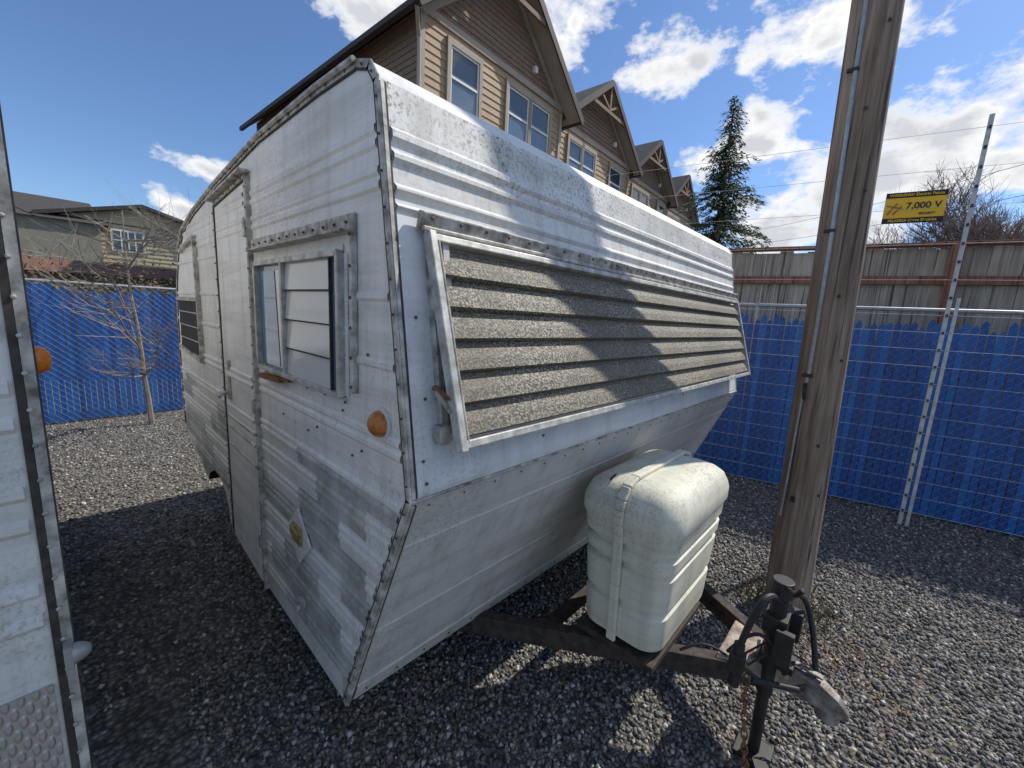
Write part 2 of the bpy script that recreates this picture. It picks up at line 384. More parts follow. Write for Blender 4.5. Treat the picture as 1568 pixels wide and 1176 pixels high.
mt.obj('edge_mouldings',M_trim,tr,bevel=0)
ms.obj('edge_sealant',M_seal,tr)
# door
dr=MB(); DY0,DY1,DZ0,DZ1=2.07,2.60,.38,2.24
dr.add([(X0-.014,DY0,DZ0),(X0-.014,DY1,DZ0+.05),(X0-.014,DY1,DZ1-.04),(X0-.014,DY0,DZ1),(X0,DY0,DZ0),(X0,DY1,DZ0+.05),(X0,DY1,DZ1-.04),(X0,DY0,DZ1)],
  [(0,1,2,3),(0,1,5,4),(1,2,6,5),(2,3,7,6),(3,0,4,7)])
dr.obj('door_panel',M_neigh,tr)
m=MB()
for z in upper+mid+[1.2,1.14,1.08,.98]: rib_side(z,DY0+.03,DY1-.03,.012,.005,X0-.014)
m.obj('door_ribs',M_white,tr,smooth=True)
df=MB(); ds=MB()
pts=[(DY0-.015,DZ0-.01),(DY0-.015,DZ1+.015),(DY1+.01,DZ1-.025),(DY1+.01,DZ0+.05)]
for i in range(3):
    a,c=pts[i],pts[i+1]
    df.beam((X0-.010,a[0],a[1]),(X0-.010,c[0],c[1]),.014,.020,(1,0,0))
    k=int(math.dist(a,c)/.08)
    for j in range(k):
        y=a[0]+(c[0]-a[0])*(j+.5)/k; z=a[1]+(c[1]-a[1])*(j+.5)/k; screw((X0-.020,y,z),(-1,0,0),.004)
    ds.beam((X0-.016,a[0]+(.011 if i==0 else (-.011 if i==2 else 0)),a[1]-(.012 if i==1 else 0)),(X0-.016,c[0]+(.011 if i==0 else (-.011 if i==2 else 0)),c[1]-(.012 if i==1 else 0)),.006,.006,(1,0,0))
df.beam((X0-.025,DY0-.03,DZ1+.035),(X0-.025,DY1+.03,DZ1-.005),.04,.010,(0,0,1))
df.obj('door_frame',M_trim,tr); ds.obj('door_gap',M_seal,tr)
h=MB()
h.box((X0-.02,2.50,1.30),(.012,.05,.12)); h.tube([(X0-.03,2.50,1.27),(X0-.075,2.50,1.27)],.012); h.tube([(X0-.07,2.50,1.27),(X0-.075,2.43,1.268)],.011)
h.box((X0-.02,2.48,1.42),(.012,.03,.05))
for zz in (.62,1.28,2.05): h.box((X0-.022,DY0+.005,zz),(.012,.03,.07))
h.obj('door_hardware',M_alu,tr,bevel=.003)
# side window
y0,y1,z0,z1=1.20,1.97,1.48,1.90; w=MB()
ymid=y0+(y1-y0)*.60
for a,c in (((y0,z0),(y1,z0)),((y1,z0),(y1,z1)),((y1,z1),(y0,z1)),((y0,z1),(y0,z0))):
    w.beam((X0-.014,a[0],a[1]),(X0-.014,c[0],c[1]),.018,.026,(1,0,0),0)
    w.beam((X0-.0035,a[0],a[1]),(X0-.0035,c[0],c[1]),.052,.005,(1,0,0),1)
w.beam((X0-.014,ymid,z0),(X0-.014,ymid,z1),.018,.024,(1,0,0))
w.obj('side_window_frame',[M_alu,M_white],tr,bevel=.002)
gl=MB()
gl.quad((X0-.005,y0,z0),(X0-.005,ymid,z0),(X0-.005,ymid,z1),(X0-.005,y0,z1),0)
gl.quad((X0-.007,ymid,z0),(X0-.007,y1,z0),(X0-.007,y1,z1),(X0-.007,ymid,z1),1)
nz=4
for i in range(nz):
    a=z0+(z1-z0)*i/nz; c=z0+(z1-z0)*(i+1)/nz
    gl.quad((X0-.015,y0+.065,a+.003),(X0-.015,ymid-.01,a+.003),(X0-.008,ymid-.01,c),(X0-.008,y0+.065,c),2)
    gl.box((X0-.0155,(y0+.065+ymid)/2,a),(.004,ymid-y0-.08,.004),3)
gl.quad((X0-.010,y0+.01,z0+.01),(X0-.010,y0+.06,z0+.01),(X0-.010,y0+.06,z1-.01),(X0-.010,y0+.01,z1-.01),1)
gl.box((X0-.014,y0+.063,(z0+z1)/2),(.012,.006,z1-z0-.02),3)
gl.quad((X0-.0095,ymid+.08,z0+.02),(X0-.0095,y1-.04,z0+.02),(X0-.0095,y1-.04,z1-.03),(X0-.0095,ymid+.11,z1-.03),4)
gl.quad((X0-.009,ymid+.01,z0+.02),(X0-.009,ymid+.07,z0+.02),(X0-.009,ymid+.10,z1-.03),(X0-.009,ymid+.01,z1-.03),2)
gl.obj('side_window_panes',[M_glass,M_glassb,M_curtain,M_seal,M_bluec],tr,recalc=False)
cap=MB()
cap.beam((X0-.02,1.14,1.955),(X0-.02,2.02,1.955),.040,.008,(0,0,1)); cap.beam((X0-.006,1.12,1.98),(X0-.006,2.04,1.98),.010,.045,(0,0,1))
cap.beam((X0-.010,1.125,1.50),(X0-.010,1.125,1.98),.014,.018,(1,0,0))
for i in range(12): screw((X0-.012,1.16+i*.076,1.98),(-1,0,0)); 
for i in range(6): screw((X0-.020,1.125,1.52+i*.085),(-1,0,0)); screw((X0-.007,1.19+i*.145,1.462),(-1,0,0))
cap.obj('window_drip_cap',M_trim,tr,bevel=.003)
ru=MB(); ru.beam((X0-.022,1.70,1.455),(X0-.022,1.93,1.445),.020,.020,(0,0,1)); ru.tube([(X0-.02,1.62,1.463),(X0-.02,1.9,1.447)],.006)
ru.obj('rusty_hook',M_rust,tr)
# rear side window
w=MB()
for a,c in (((3.14,1.36),(3.78,1.40)),((3.14,1.36),(3.14,2.11)),((3.14,2.11),(3.60,2.05)),((3.14,1.74),(3.82,1.74))):
    w.beam((X0-.012,a[0],a[1]),(X0-.012,c[0],c[1]),.022,.022,(1,0,0))
w.obj('rear_window_frame',M_trim,tr)
w=MB(); w.quad((X0-.008,3.16,1.38),(X0-.008,3.80,1.40),(X0-.008,3.82,1.73),(X0-.008,3.16,1.73)); w.obj('rear_window_pane',M_glass,tr,recalc=False)
w=MB()
for i in range(4): w.quad((X0-.014,3.16,1.385+i*.09),(X0-.014,3.79,1.39+i*.09),(X0-.009,3.79,1.47+i*.09),(X0-.009,3.16,1.465+i*.09)); w.box((X0-.015,3.47,1.385+i*.09),(.004,.6,.006),1)
w.obj('rear_window_louvers',[M_under,M_alu],tr,recalc=False)
# clearance light
w=MB(); w.tube([(X0-.001,.985,1.44),(X0-.008,.985,1.44)],.046,20,1)
pts=[];rs=[]
for i in range(7): a=i/6*math.pi/2; pts.append((X0-.008-.032*math.sin(a),.985,1.44)); rs.append(.036*math.cos(a)+.001)
w.tube(pts,rs,20,0); w.obj('clearance_light',[M_amber2,M_white],tr,smooth=True)
# water fill hatch
w=MB(); R45=Matrix.Rotation(math.radians(45),3,'X')
w.box((X0-.008,1.61,.84),(.008,.17,.17),0,R45); w.box((X0-.016,1.61,.85),(.014,.09,.075),1); w.box((X0-.026,1.61,.86),(.012,.07,.04),1,Matrix.Rotation(.3,3,'X'))
w.obj('water_fill_hatch',[M_neigh,M_brass],tr,bevel=.004)
w=MB(); w.box((X0-.012,1.60,.55),(.02,.05,.025)); w.tube([(X0-.01,1.60,.55),(X0-.03,1.60,.52)],.008); w.obj('small_latch',M_alu,tr)
# underside + wheel
w=MB(); w.tube([(X0+.22,2.98,.31),(X0+.42,2.98,.31)],.30,28); w.tube([(X0+.215,2.98,.31),(X0+.23,2.98,.31)],.16,20,1); w.tube([(X1-.42,2.98,.31),(X1-.22,2.98,.31)],.30,28)
w.obj('wheels',[M_rubber,M_under],tr,smooth=True)
w=MB(); w.beam((.9,1.3,.33),(.9,3.9,.45),.05,.10); w.beam((3.1,1.3,.33),(3.1,3.9,.45),.05,.10); w.beam((.9,1.45,.32),(3.1,1.45,.32),.08,.05); w.obj('chassis',M_black,tr)
w=MB(); w.tube([(X0-.012,y,z+.002) for y,z in prof[4:11]],.008,6); w.obj('roof_drip_rail',M_trim,tr)
w=MB(); w.box((X0+.35,2.0,2.39),(.35,.35,.05)); w.box((X0+.06,1.75,2.385),(.05,.3,.03)); w.obj('roof_vent',M_alu,tr,bevel=.01)
# stone guard louvre panel
PT=V((0,.915,1.935)); PB=V((0,.765,1.415)); dv=(PB-PT); nn=V((0,-abs(dv.z),abs(dv.y))).normalized()
LX0,LX1=.655,3.45
def pp(x,t,o): p=PT+dv*t+nn*o; return V((x,p.y,p.z))
w=MB(); ns=6
for i in range(ns):
    t0=.03+.94*i/ns; t1=.03+.94*(i+1)/ns
    a,b_=pp(LX0+.015,t0,-.016),pp(LX1-.015,t0,-.016); c_,d_=pp(LX1-.015,t1-.012,.008),pp(LX0+.015,t1-.012,.008); e_,f_=pp(LX1-.015,t1,-.020),pp(LX0+.015,t1,-.020)
    tm=t0+(t1-t0)*.55; g1,g2=pp(LX0+.015,tm,.002),pp(LX1-.015,tm,.002)
    w.quad(a,b_,g2,g1); w.quad(g1,g2,c_,d_); w.quad(d_,c_,e_,f_)
w.obj('stone_guard_slats',M_peb,tr)
w=MB()
w.beam(pp(LX0,0,0),pp(LX1,0,0),.020,.028,nn); w.beam(pp(LX0,1,0),pp(LX1,1,0),.022,.026,nn)
w.beam(pp(LX0,-.03,0),pp(LX0,1.03,0),.022,.032,nn); w.beam(pp(LX1,-.03,0),pp(LX1,1.03,0),.022,.032,nn)
w.beam(pp(LX0+.018,0,.004),pp(LX0+.018,1,.004),.006,.02,nn)
w.obj('stone_guard_frame',M_alu,tr,bevel=.003)
w=MB(); a=fplane(1.975,.025); w.beam((.63,a[0],a[1]),(3.46,a[0],a[1]),.024,.045,(0,-.3,1)); w.beam((.63,a[0]-.012,a[1]-.022),(3.46,a[0]-.012,a[1]-.022),.012,.014,(0,0,1))
for i in range(30): screw((.66+i*.096,a[0]-.013,a[1]+.006),(0,-1,.1),.006)
w.obj('stone_guard_hinge_rail',M_trim,tr,bevel=.004)
w=MB(); a=fplane(1.93,.012); c=fplane(1.42,.012); w.beam((.665,a[0],a[1]),(.665,c[0],c[1]),.022,.03,(0,-1,0)); w.beam((.70,a[0],a[1]),(.70,c[0],c[1]),.02,.05,(0,-1,0))
w.beam((.645,c[0],c[1]+.12),(.648,PB.y+.03,1.50),.012,.02,(1,0,0)); w.box((.648,c[0]-.02,1.43),(.03,.03,.05))
w.obj('stone_guard_side_brackets',M_trim,tr)
w=MB(); w.tube([(.645,.87,1.55),(.65,.80,1.53)],.008); w.obj('rusty_latch',M_rust,tr)
w=MB(); a=fplane(1.88,.005); c=fplane(1.46,.005); w.quad((.75,a[0],a[1]),(3.35,a[0],a[1]),(3.35,c[0],c[1]),(.75,c[0],c[1])); w.obj('front_window',M_glass,tr)
sc_.obj('screws',M_screw,tr)
# ------------------------------------------------------------ tongue (parts of trailer)
M_rb=simple('rusty_black_steel',(.055,.04,.03),.75,.1,.5,30,.2,(.018,.016,.015))
M_rw=simple('rusty_white_steel',(.42,.39,.33),.75,.1,.3,16,.3,(.13,.065,.035))
M_cg=simple('worn_coupler_steel',(.27,.25,.225),.6,.35,.35,18,.3,(.09,.06,.045))
w=MB()
w.beam((1.05,1.45,.32),(1.86,.12,.36),.055,.09); w.beam((2.75,1.45,.32),(1.93,.12,.36),.055,.09)
w.beam((1.30,.98,.325),(2.35,.98,.325),.05,.05)
w.box((1.70,.66,.415),(.55,.34,.03)); w.obj('tongue_frame',M_rb,tr,bevel=.005)
w=MB()
w.add([(1.70,.34,.370),(2.01,.34,.370),(1.99,.34,.418),(1.72,.34,.418),(1.805,.10,.33),(1.905,.10,.33),(1.90,.10,.425),(1.81,.10,.425)],[(0,1,2,3),(4,5,6,7),(0,1,5,4),(1,2,6,5),(2,3,7,6),(3,0,4,7)])
w.obj('coupler_plate',M_rw,tr,bevel=.006)
w=MB()
w.add([(1.815,.16,.335),(1.895,.16,.335),(1.890,.16,.440),(1.820,.16,.440),(1.812,.0,.345),(1.888,.0,.345),(1.878,.0,.430),(1.822,.0,.430),
       (1.808,-.055,.345),(1.874,-.055,.345),(1.862,-.055,.405),(1.818,-.055,.405),(1.822,-.092,.345),(1.856,-.092,.345),(1.852,-.088,.368),(1.826,-.088,.368)],
      [(0,1,2,3),(0,1,5,4),(1,2,6,5),(2,3,7,6),(3,0,4,7),(4,5,9,8),(5,6,10,9),(6,7,11,10),(7,4,8,11),(8,9,13,12),(9,10,14,13),(10,11,15,14),(11,8,12,15),(12,13,14,15)])
w.tube([(1.845,-.03,.305),(1.845,-.03,.35)],[.040,.036],16)
w.tube([(1.80,.05,.38),(1.90,.05,.38)],.008,8)
w.beam((1.855,.12,.452),(1.85,.0,.447),.024,.010); w.beam((1.855,.12,.455),(1.855,.17,.50),.022,.010)
w.obj('coupler',M_cg,tr,smooth=False,bevel=.008)
w=MB()
w.tube([(1.80,.17,.30),(1.80,.17,.74)],.030,16); w.tube([(1.80,.17,.74),(1.80,.17,.80)],[.045,.038],16); w.tube([(1.80,.17,.02),(1.80,.17,.32)],.022,14)
w.box((1.80,.17,.012),(.13,.13,.02)); w.box((1.83,.15,.45),(.10,.12,.03)); w.box((1.80,.17,.62),(.09,.08,.07))
w.tube([(1.80,.17,.78),(1.72,.12,.80),(1.70,.10,.84)],.010)
w.tube([(1.88,.17,.40),(1.88,.17,.62),(1.86,.14,.66)],.022,10); w.tube([(1.62,.25,.40),(1.62,.25,.58)],.020,10)
w.box((1.88,.17,.50),(.06,.06,.10)); w.box((1.62,.25,.50),(.05,.05,.08)); w.box((1.90,.12,.58),(.05,.05,.12))
w.tube([(1.80,.12,.42),(1.92,.12,.42)],.014,8); w.tube([(1.66,.2,.43),(1.74,.06,.43)],.012,8); w.box((1.74,.13,.56),(.03,.06,.14))
w.obj('tongue_jack',M_black,tr,bevel=.004)
w=MB()
def arc(p0,p1,h,n=12,side=(0,0,0)):
    p0=V(p0);p1=V(p1);return [p0.lerp(p1,i/n)+V((side[0],side[1],h))*math.sin(math.pi*i/n) for i in range(n+1)]
w.tube(arc((1.80,.17,.72),(1.86,.02,.42),.10,14,(.10,0,0)),.011,8); w.tube(arc((1.62,.25,.56),(1.80,.16,.70),.13,14,(-.04,0,0)),.012,8)
w.tube(arc((1.62,.25,.50),(1.78,.05,.44),-.05,12),.008,8); w.tube(arc((1.75,.12,.50),(1.70,.3,.46),.10,12),.007,8); w.tube(arc((1.80,.10,.46),(1.95,.22,.45),.07,12),.006,8)
w.tube(arc((1.66,.22,.48),(1.88,.06,.46),.05,12),.004,6); w.tube(arc((1.70,.30,.44),(1.60,.45,.43),.04,12),.006,6); w.tube(arc((1.68,.28,.44),(1.90,.16,.47),.09,12,(0,-.05,0)),.004,6)
w.obj('cables',M_rubber,tr,smooth=True)
w=MB()
def chain(pts,r=.011):
    pts=[V(p) for p in pts]
    for i in range(len(pts)-1):
        c=(pts[i]+pts[i+1])/2; d=(pts[i+1]-pts[i]); Ln=d.length*.75; d.normalize()
        s=d.cross(V((0,0,1) if abs(d.z)<.8 else (1,0,0))).normalized(); 
        if i%2: s=d.cross(s)
        loop=[c+d*math.cos(a)*Ln+s*math.sin(a)*r for a in np.linspace(0,2*math.pi,9)]
        w.tube(loop,.0035,5,cap=False)
chain([V((1.68,.22,.42)).lerp(V((1.58,.14,.04)),i/16)+V((-.03,0,-.03))*math.sin(math.pi*i/16) for i in range(17)])
chain([V((1.95,.12,.38)).lerp(V((1.98,.0,.30)),i/9)+V((0,0,-.10*math.sin(math.pi*i/9))) for i in range(10)])
w.obj('safety_chain',M_rust,tr)
w=MB(); w.box((1.66,.10,.03),(.16,.05,.05),0,Matrix.Rotation(.5,3,'Z')); w.box((1.70,.02,.05),(.05,.16,.03),0,Matrix.Rotation(.4,3,'Y')); w.obj('jack_foot_block',M_black,tr)
# ------------------------------------------------------------ propane tank cover
def rrect(cx_,cy_,hx,hy,r,z,n=6):
    r=min(r,hx-.001,hy-.001); o=[]
    for (sx,sy,a0) in ((1,1,0),(-1,1,90),(-1,-1,180),(1,-1,270)):
        for k in range(n+1):
            a=math.radians(a0+90*k/n); o.append((cx_+sx*(hx-r)+r*math.cos(a),cy_+sy*(hy-r)+r*math.sin(a),z))
    return o
pc=empty('propane_tank_cover'); w=MB(); CX,CY=1.745,.665
lv=[(.455,-.030),(.46,-.018),(.50,-.014),(.60,-.010),(.612,-.024),(.628,-.024),(.64,-.008),(.775,0),(.785,-.018),(.80,-.018),(.812,.004),(.855,.006),(.865,-.010),(.88,-.010),(.892,.010),(.95,.014),(.97,.024),(1.02,.024),(1.05,.018),(1.085,.0),(1.108,-.03),(1.122,-.07),(1.128,-.12)]
rings=[]
for z,o in lv:
    hx=.322+o; hy=.190+o*.9
    rings.append(rrect(CX,CY,hx,max(hy,.03),.085 if z<1.03 else max(.05,.085+o*.3),z))
nR=len(rings[0])
vs=[p for r in rings for p in r]; fs=[]
for i in range(len(rings)-1):
    for k in range(nR): k2=(k+1)%nR; fs.append((i*nR+k,i*nR+k2,(i+1)*nR+k2,(i+1)*nR+k))
fs.append(tuple((len(rings)-1)*nR+k for k in range(nR))); w.add(vs,fs)
w.obj('shell',M_cream,pc,smooth=True)
w=MB()
hp=[(-.315,.44),(-.328,.7),(-.340,.92),(-.355,.97),(-.358,1.03),(-.348,1.07),(-.315,1.115),(-.25,1.137)]
pth=[(CX+x,CY+.01,z) for x,z in hp]+[(CX-x,CY+.01,z) for x,z in reversed(hp)]
for i in range(len(pth)-1): w.beam(pth[i],pth[i+1],.040,.018,(0,0,1) if 5<=i<=9 else (1,0,0))
w.obj('seam_flange',M_cream,pc,bevel=.006)
w=MB()
w.tube([(CX-.3,CY+.09,1.115),(CX-.3,CY+.07,1.14),(CX-.26,CY+.09,1.13)],.004)
w.obj('latch_pin',M_black,pc)
# ------------------------------------------------------------ neighbour trailer
nb=empty('travel_trailer'); A=V((-.072,1.38,0)); Bk=V((-.25,5.4,0)); dn=(Bk-A).normalized(); nl=V((-dn.y,dn.x,0))
w=MB()
def NP(s,u,z): p=A+dn*s+nl*u; return (p.x,p.y,z)
np_=[(0,.38),(0,2.2),(.05,2.4),(.18,2.52),(.4,2.56),(3.4,2.5),(3.8,2.3),(4.0,1.9),(4.02,.5)]
n=len(np_); w.add([NP(s,0,z) for s,z in np_]+[NP(s,2.2,z) for s,z in np_],[tuple(range(n)),tuple(range(2*n-1,n-1,-1))]+[(i,i+n,(i+1)%n+n,(i+1)%n) for i in range(n)])
w.obj('body_shell',M_neigh,nb)
w=MB()
for z in (.98,1.06,1.22,1.30,1.46,1.54,1.66,1.80,1.94,2.08):
    p=[(0,z-.026),(-.010,z-.014),(-.010,z+.004),(0,z+.012)]
    for i in range(3): w.quad(NP(p[i][0],.03,p[i][1]),NP(p[i][0],2.1,p[i][1]),NP(p[i+1][0],2.1,p[i+1][1]),NP(p[i+1][0],.03,p[i+1][1]))
for z in (.6,.72,.84,.96,1.08,1.2,1.5,1.8):
    w.beam(NP(.03,-.002,z),NP(4,-.002,z),.012,.02)
w.obj('front_ribs',M_neigh,nb)
w=MB(); w.beam(NP(-.006,.03,.60),NP(-.006,2.15,.60),.008,.40,(0,0,1)); w.obj('diamond_plate_guard',M_dia,nb)
w=MB(); w2=MB(); w3=MB(); w4=MB()
ed=np_[:6]
for i in range(5):
    a=NP(ed[i][0],-.003,ed[i][1]); c=NP(ed[i+1][0],-.003,ed[i+1][1])
    w.beam(a,c,.014,.018,(1,0,0)); w2.beam(NP(ed[i][0]-.003,.014,ed[i][1]),NP(ed[i+1][0]-.003,.014,ed[i+1][1]),.014,.008,(0,1,0)); w2.beam(NP(ed[i][0]-.003,-.012,ed[i][1]),NP(ed[i+1][0]-.003,-.012,ed[i+1][1]),.006,.008,(0,1,0)); w4.tube([NP(ed[i][0]+.03,-.006,ed[i][1]),NP(ed[i+1][0]+.03,-.006,ed[i+1][1])],.007)
for i in range(22):
    z=.42+i*.082; p=V(NP(-.008,.004,z)); w3.tube([p,p+V((0,-.003,0)),p+V((0,-.005,0))],[.005,.005,.002],8)
w.obj('edge_moulding',M_trim,nb); w2.obj('edge_sealant',M_seal,nb); w3.obj('screws',M_alu,nb); w4.obj('side_bead',M_neigh,nb)
w=MB(); pts=[];rs=[]
for i in range(6): a=i/5*math.pi/2; pts.append((-.080+.045*math.sin(a),1.43,1.59)); rs.append(.034*math.cos(a)**.5+.001)
w.tube(pts,rs,18,0); w.tube([(-.085,1.43,1.59),(-.072,1.43,1.59)],.042,18,1)
w.obj('amber_marker_light',[M_amber,M_trim],nb,smooth=True)
w=MB(); pts=[];rs=[]
for i in range(7): a=i/6*math.pi/2; pts.append((-.07+.040*math.sin(a),1.36,.87)); rs.append(.024*math.cos(a)+.002)
w.tube(pts,rs,16); w.box((-.07,1.37,.87),(.014,.07,.07)); w.obj('round_side_light',M_galv,nb,smooth=True)
w=MB(); w.tube([(-.5,3.6,.34),(-.3,3.6,.34)],.33,24); w.tube([(-2.2,3.6,.34),(-2.0,3.6,.34)],.33,24); w.obj('wheels',M_rubber,nb)
# ------------------------------------------------------------ utility pole
up_=empty('utility_pole'); w=MB()
N=36; rings=[]; zs=[-.1+.25*i for i in range(30)]
for z in zs:
    cx0=3.0; cy0=.255+.022*z; r=.117-.0025*z; ring=[]
    for k in range(N):
        a=2*math.pi*k/N; rr=r*(1+.03*math.sin(3*a+1)+.018*math.sin(7*a+z*.3)-.05*max(0,math.sin(5*a+.6))**24)+random.uniform(-.0006,.0006); ring.append((cx0+rr*math.cos(a),cy0+rr*math.sin(a),z))
    rings.append(ring)
vs=[p for r in rings for p in r]; fs=[]
for i in range(len(rings)-1):
    for k in range(N): k2=(k+1)%N; fs.append((i*N+k,i*N+k2,(i+1)*N+k2,(i+1)*N+k))
w.add(vs,fs); w.obj('wood_pole',M_pole,up_,smooth=True)
w=MB(); w.tube([(2.895,.335,1.46),(2.885,.33,1.52),(2.885,.335,2.2),(2.888,.36,3.2),(2.90,.42,6)],.010,8)
w.tube([(2.90,.35,.62),(2.888,.345,.9),(2.886,.342,1.45)],.006,6)
w.obj('conduit',M_galv,up_,smooth=True)
w=MB(); w.box((2.885,.335,1.5),(.02,.05,.02)); w.box((2.885,.35,2.3),(.02,.05,.015)); w.box((2.885,.37,3.1),(.02,.05,.015)); w.box((2.88,.30,.75),(.02,.02,.03))
w.tube([(2.885,.34,1.45),(2.865,.335,1.40),(2.88,.33,1.36)],.008); w.obj('conduit_straps',M_black,up_)
w=MB()
for z,a in ((1.1,3.6),(1.95,3.5),(2.5,3.9),(2.9,3.4),(.8,4.0),(1.6,4.1),(3.3,3.8)):
    x=3.0+.117*math.cos(a)*.99; y=.255+.022*z+.117*math.sin(a)*.99; w.tube([(x,y,z),(x+.004*math.cos(a),y+.004*math.sin(a),z)],[.010,.005],8)
w.obj('knots',M_seal,up_)
# weeds and leaf litter at pole base
w=MB()
for i in range(420):
    a=random.uniform(0,6.28); r=.12+abs(random.gauss(0,.12)); x=2.98+r*math.cos(a); y=.26+r*math.sin(a); hh=random.uniform(.03,.13); t=random.uniform(0,6.28)
    dx,dy=math.cos(t)*.004,math.sin(t)*.004; lx,ly=random.uniform(-.05,.05),random.uniform(-.05,.05)
    w.add([(x-dx,y-dy,0),(x+dx,y+dy,0),(x+lx,y+ly,hh)],[(0,1,2)])
w.obj('weeds',M_grass,recalc=False)
w=MB()
for i in range(900):
    if i<560: x=2.75+random.gauss(0,.25); y=.1+random.gauss(0,.25)
    else: x=random.uniform(.3,5.2); y=random.uniform(-1.2,7.5)
    z=random.uniform(.012,.022); a=random.uniform(0,6.28); s=random.uniform(.006,.016); ca,sa=math.cos(a)*s,math.sin(a)*s
    w.quad((x-ca,y-sa,z),(x+sa*.4,y-ca*.4,z+.004),(x+ca,y+sa,z),(x-sa*.4,y+ca*.4,z+.005))
w.obj('leaf_litter',leafm('dead_leaves',[(0,(.16,.09,.04)),(.6,(.28,.19,.10)),(1,(.42,.34,.22))]),recalc=False)
# ------------------------------------------------------------ fences
def slat_fence(name,p0,p1,ztop,rail_z,post_every=2.4,flip=1):
    fe=empty(name); p0=V(p0);p1=V(p1);d=(p1-p0);Ln=d.length;d.normalize(); nr=V((-d.y,d.x,0))*flip
    w=MB(); s=0
    while s<Ln:
        top=ztop+random.uniform(-.05,.05); a=p0+d*s+nr*random.uniform(-.004,.004); wd_=.052
        c=a+d*wd_; lean=random.uniform(-.004,.004)*d
        w.add([(a.x,a.y,.03),(c.x,c.y,.03),(c.x+lean.x,c.y+lean.y,top-.03),((a.x+c.x)/2,(a.y+c.y)/2,top),(a.x+lean.x,a.y+lean.y,top-.045)],[(0,1,2,3,4)])
        s+=.0585
    w.obj('slats',M_blue,fe,recalc=False)
    w=MB(); H=rail_z; s=-H
    def wire(a,b,r=.0011):
        w.tube([a,b],r,3,cap=False)
    while s<Ln:
        for sg in (1,-1):
            a0=s if sg==1 else s+H; b0=s+H if sg==1 else s
            z0,z1=0.02,H; sa,sb=a0,b0
            def at(q): return z0+(q-sa)/(sb-sa)*(z1-z0)
            lo_,hi_=max(min(sa,sb),0),min(max(sa,sb),Ln)
            if hi_-lo_>.02:
                A_=p0+d*lo_+nr*(.008*sg+.012); B_=p0+d*hi_+nr*(.008*sg+.012)
                wire((A_.x,A_.y,at(lo_)),(B_.x,B_.y,at(hi_)))
        s+=.083
    w.obj('chain_link_wire',M_wire,fe,recalc=False)
    w=MB(); k=int(Ln/post_every)+1
    for i in range(k+1):
        q=p0+d*min(i*post_every,Ln)-nr*.03; w.tube([(q.x,q.y,0),(q.x,q.y,rail_z+.03)],.024,10)
    a=p0-nr*.02;b_=p1-nr*.02
    w.tube([(a.x,a.y,rail_z),(b_.x,b_.y,rail_z)],.019,10); w.tube([(a.x,a.y,.06),(b_.x,b_.y,.06)],.003,5)
    w.obj('posts_and_rail',M_galv,fe,smooth=True); return fe
d0=V((.209,-.978,0)); F0=V((5.21,1.16,0))
slat_fence('blue_slat_chain_link_fence',F0-d0*7.2,F0+d0*6.5,1.89,2.01,flip=-1)
slat_fence('blue_slat_chain_link_fence',(-6,7.5,0),(3.75,8.2,0),1.80,1.86,flip=-1)
# wood fence
wf=empty('wooden_fence'); nfv=V((.978,.209,0)); W0=F0+nfv*.85-d0*8; w=MB(); s=0
while s<17:
    a=W0+d0*s+nfv*random.choice((0,.004,.008)); c=a+d0*.1395; t=nfv*.02; top=2.70+random.uniform(-.02,.012)
    w.add([(a.x,a.y,0),(c.x,c.y,0),(c.x,c.y,top),(a.x,a.y,top),(a.x+t.x,a.y+t.y,0),(c.x+t.x,c.y+t.y,0),(c.x+t.x,c.y+t.y,top),(a.x+t.x,a.y+t.y,top)],[(0,1,2,3),(4,5,6,7),(0,3,7,4),(1,2,6,5),(3,2,6,7)])
    s+=.1405
w.obj('boards',M_board,wf)
w=MB()
for z,hh in ((2.36,.09),(1.4,.09),(.3,.09)):
    a=W0-nfv*.024; c=a+d0*17; w.beam((a.x,a.y,z),(c.x,c.y,z),.04,hh)
a=W0-nfv*.0; c=a+d0*17; w.beam((a.x,a.y,2.735),(c.x,c.y,2.735),.14,.035)
s=.3
while s<17:
    a=W0+d0*s-nfv*.09; w.box((a.x,a.y,1.36),(.09,.09,2.70),0,Matrix.Rotation(math.radians(-12),3,'Z')); s+=2.35
w.obj('rails_and_posts',M_redw,wf,bevel=.004)
# electric fence
ef=empty('electric_fence'); w=MB(); w2=MB()
E0=V((5.20,-.30,0))
poles=[E0-d0*9.0,E0-d0*4.5,E0,E0+d0*4.5]
for p in poles:
    w.beam((p.x,p.y,0),(p.x,p.y,3.55),.030,.030,(1,0,0)); w.beam((p.x-.012,p.y-.05,0),(p.x-.012,p.y-.05,2.1),.025,.012,(1,0,0))
    z=.15
    while z<3.5:
        w2.box((p.x-.025,p.y,z),(.022,.016,.02)); z+=.15
for i in range(3):
    a,b_=poles[i],poles[i+1]; z=.15
    while z<3.5:
        sag=random.uniform(0,.01); w.tube([(a.x-.035,a.y,z),((a.x+b_.x)/2-.035,(a.y+b_.y)/2,z-sag),(b_.x-.035,b_.y,z)],.0018,4,cap=False); z+=.30 if z>1.9 else .15
w.obj('poles_and_wires',M_postw,ef); w2.obj('insulators',M_black,ef)
